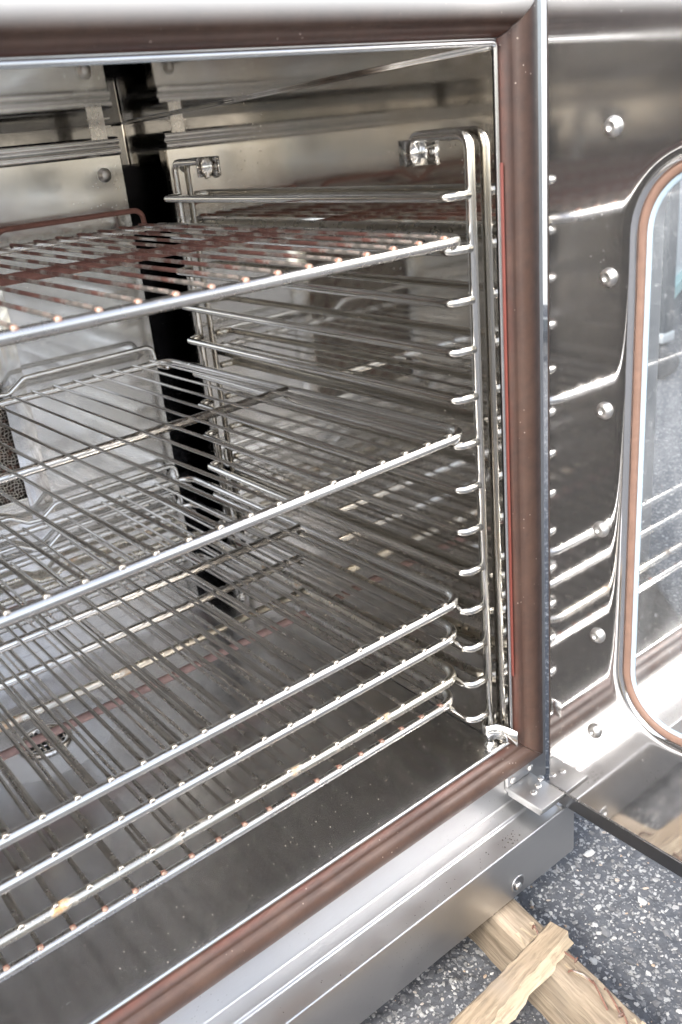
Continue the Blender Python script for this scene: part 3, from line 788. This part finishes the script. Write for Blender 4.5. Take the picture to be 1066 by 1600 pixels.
for i in range(16):      # torn splinters round the nails
    x = rnd.uniform(.43, .60); y = rnd.uniform(-.014, .016); L = rnd.uniform(.008, .026); a = rnd.uniform(-.35, .35); wv = rnd.uniform(.0012, .003)
    p0 = Vector((x, y, T - .001)); p1 = p0 + Vector((L * math.cos(a), L * math.sin(a), rnd.uniform(.001, .006)))
    s = Vector((-math.sin(a), math.cos(a), 0)) * wv
    V = [p0 - s, p0 + s, p0 + s + Vector((0, 0, .002)), p0 - s + Vector((0, 0, .002)), p1]
    link('splinter', mesh('splinter', V, [(0, 1, 4), (1, 2, 4), (2, 3, 4), (3, 0, 4), (0, 3, 2, 1)], M['wood_fresh'], smooth=False), run)
# more runners carry the rest of the oven
run2 = lumber('pallet_runner', 1.06, .038, .079, M['wood_side'], None, 30, .001, 8)
run2.location = (-.80, .75, GZ); run2.rotation_euler.z = -math.pi / 2
tag(run2, 'wooden pallet runner under the far left side of the oven', 'timber')
# broken slat lying across the runner
def slat_profile(f, k, y, z):
    # f=0 is the broken tip at the right, widening to the left
    f *= .78 / .62
    wdt = .78 + .55 * min(1, f * 2.2)
    jag = .0022 * math.sin(f * 31) + .0014 * math.sin(f * 83 + 1) + .0009 * math.sin(f * 171 + 2)
    dy = y * (wdt - 1) + (jag if (y > 0 and z < .012) else (jag * .5 if y > 0 else 0)) + (.010 * max(0, 1 - f * 9) if False else 0)
    if y > 0 and z < .010: dy += .012 * (.4 + .6 * math.sin(min(1, f * 2.5) * 1.57))
    return (dy, 0)
slat = lumber('broken_slat', .78, .031, .0135, None, None, 76, .0009, 21, slat_profile, mats=[M['wood_slat'], M['wood_fresh']], facemat=lambda f, k: 1 if k in (1, 2, 3, -1) else 0)
slat.location = (-.061, -.1165, GZ + .0802); slat.rotation_euler = (0, math.radians(0.0), math.radians(180 + 5.5))
tag(slat, 'split and broken pale wooden slat lying across the nailed pallet runner', 'timber')

# ------------------------------------------------------------------ yard seen through the door window, and a fence added for reflections
M['white_wall'] = plain('white_render', (.74, .75, .76), .8, .08, 3, .1)
M['tan_wall'] = plain('tan_siding', (.40, .31, .20), .8, .15, 2, .1)
M['dark_metal'] = plain('dark_cart_metal', (.07, .08, .09), .45, .2, 10, .1, .3)
M['grey_metal'] = plain('grey_cart_metal', (.55, .57, .58), .4, .1, 10, .1, .6)
M['rubber'] = plain('black_rubber', (.03, .032, .036), .6)
M['teal'] = plain('teal_paint', (.22, .38, .37), .5)
cart = empty('equipment_cart', (2.113, 1.185, GZ))
tag(cart, 'dark framed equipment cart on caster wheels, blurred behind the door window', 'cart')
for i, (x, y) in enumerate(((0, 0), (1.0, .45), (-.35, .85), (.65, 1.3))):
    c = part(obj('caster', *lathe([(.012, -.024), (.055, -.024), (.064, -.016), (.064, .016), (.055, .024), (.012, .024)], 20, 'x', (cart.location.x + x, cart.location.y + y, GZ + .064)), M['rubber']), cart)
    part(box('fork', cart.location.x + x - .036, cart.location.x + x + .036, cart.location.y + y - .03, cart.location.y + y + .03, GZ + .132, GZ + .165, M['grey_metal'], bevel=.004), c)
    part(box('post', cart.location.x + x - .028, cart.location.x + x + .028, cart.location.y + y - .028, cart.location.y + y + .028, GZ + .1655, .95, M['dark_metal'], bevel=.004), cart)
def bar(name, a, b, z0, z1, mat, th=.02):
    ax, ay = cart.location.x + a[0], cart.location.y + a[1]; bx_, by_ = cart.location.x + b[0], cart.location.y + b[1]
    d = Vector((bx_ - ax, by_ - ay, 0)); L = d.length; d /= L; nrm = Vector((-d.y, d.x, 0)) * th
    s = d * .032; A = Vector((ax, ay, 0)) + s; B = Vector((bx_, by_, 0)) - s
    V = [(*(p + q).xy, z) for z in (z0, z1) for p, q in ((A, -nrm), (B, -nrm), (B, nrm), (A, nrm))]
    part(obj(name, V, [(0, 3, 2, 1), (4, 5, 6, 7), (0, 1, 5, 4), (1, 2, 6, 5), (2, 3, 7, 6), (3, 0, 4, 7)], mat, smooth=False), cart)
bar('rail', (0, 0), (1.0, .45), -.085, -.045, M['dark_metal']); bar('rail', (0, 0), (1.0, .45), .0, .04, M['teal'])
bar('rail', (0, 0), (-.35, .85), -.085, -.045, M['dark_metal']); bar('rail', (0, 0), (1.0, .45), .86, .9, M['dark_metal'])
bar('shelf_panel', (.02, .42), (.5, .62), -.04, .85, M['grey_metal'], .36)

hb_ = empty('white_building', (.75, 3.35, GZ))
tag(hb_, 'plain white building wall behind the cart, seen blurred through the door window', 'building')
part(box('wall', -6, 7.5, 3.2, 3.5, GZ, 4.85, M['white_wall']), hb_)
fence = empty('reflection_fence', (0, -4.5, GZ))  # added out of view to put warm tones into the steel
tag(fence, 'unseen low tan board fence, added for warm reflections in the oven steel', 'fence')
rnd = random.Random(31)
wd = [wood('fence_board_wood', c, tuple(v * .7 for v in c), grain=(60, 60, 3)) for c in ((.82, .66, .43), (.32, .28, .23), (.84, .82, .78), (.72, .55, .34))]
bms = [mesh('fence_board', *grid_box, m, smooth=False) for m in wd for grid_box in [([(x, y, z) for z in (0, .92) for x, y in ((-.07, -.01), (.07, -.01), (.07, .01), (-.07, .01))], [(0, 3, 2, 1), (4, 5, 6, 7), (0, 1, 5, 4), (1, 2, 6, 5), (2, 3, 7, 6), (3, 0, 4, 7)])]]
for i in range(64):
    x = -5.2 + i * .155 + (.5 if i > 40 else 0) + (.25 if i > 14 else 0)
    o = link('board', bms[(0, 3, 2, 0, 1, 3, 0, 2, 0, 1, 3, 2, 0)[i // 5] if rnd.random() < .8 else rnd.randrange(4)], fence); o.location = (x, rnd.uniform(-.004, .004), .03 + rnd.uniform(0, .03)); o.scale.z = rnd.uniform(.95, 1.03)
for z in (.2, .7):
    o = link('rail', mesh('reflection_fence_rail', [(x, y, q) for q in (z, z + .08) for x, y in ((-5.4, -.06), (5.9, -.06), (5.9, -.012), (-5.4, -.012))], [(0, 3, 2, 1), (4, 5, 6, 7), (0, 1, 5, 4), (1, 2, 6, 5), (2, 3, 7, 6), (3, 0, 4, 7)], wd[2], smooth=False), fence)
for x in (-5.1, -2.6, -.1, 2.4, 4.9):
    o = link('post', mesh('reflection_fence_post', [(x + a, b, q) for q in (0, .98) for a, b in ((-.05, -.17), (.05, -.17), (.05, -.062), (-.05, -.062))], [(0, 3, 2, 1), (4, 5, 6, 7), (0, 1, 5, 4), (1, 2, 6, 5), (2, 3, 7, 6), (3, 0, 4, 7)], wd[2], smooth=False), fence)

# ------------------------------------------------------------------ small dirt
def crumbs():
    rnd = random.Random(9); V = []; F = []
    b = bmesh.new(); bmesh.ops.create_icosphere(b, subdivisions=1, radius=1.0)
    bv = [v.co.copy() for v in b.verts]; bf_ = [tuple(v.index for v in f.verts) for f in b.faces]; b.free()
    spots = [(rnd.gauss(-.045, .016), rnd.uniform(-.044, -.024), -.0928, rnd.uniform(.0004, .0011)) for _ in range(24)]
    spots += [(rnd.uniform(-.4, -.02), rnd.uniform(-.044, -.024), -.0929, rnd.uniform(.0003, .0006)) for _ in range(40)]
    spots += [(rnd.uniform(-.5, -.02), rnd.uniform(.004, .09), Z0 + .0004, rnd.uniform(.0002, .0006)) for _ in range(120)]
    for x, y, z, r in spots:
        o = len(V)
        for v in bv: V.append((x + v.x * r * rnd.uniform(.6, 1.5), y + v.y * r * rnd.uniform(.6, 1.5), z + v.z * r * .6))
        F += [tuple(q + o for q in f) for f in bf_]
    n1 = 64 * len(bf_)
    return obj('dirt_crumbs', V, F, [M['crumb_dark'], M['crumb_pale']], smooth=False, mi=[0 if i < n1 else 1 for i in range(len(F))])
M['crumb_dark'] = plain('dark_dirt', (.06, .05, .042), .9)
M['crumb_pale'] = plain('pale_dust', (.42, .37, .31), .9)
tag(crumbs(), 'dark dirt crumbs in the trough and pale dust specks on the oven floor', 'dirt', kind='stuff')
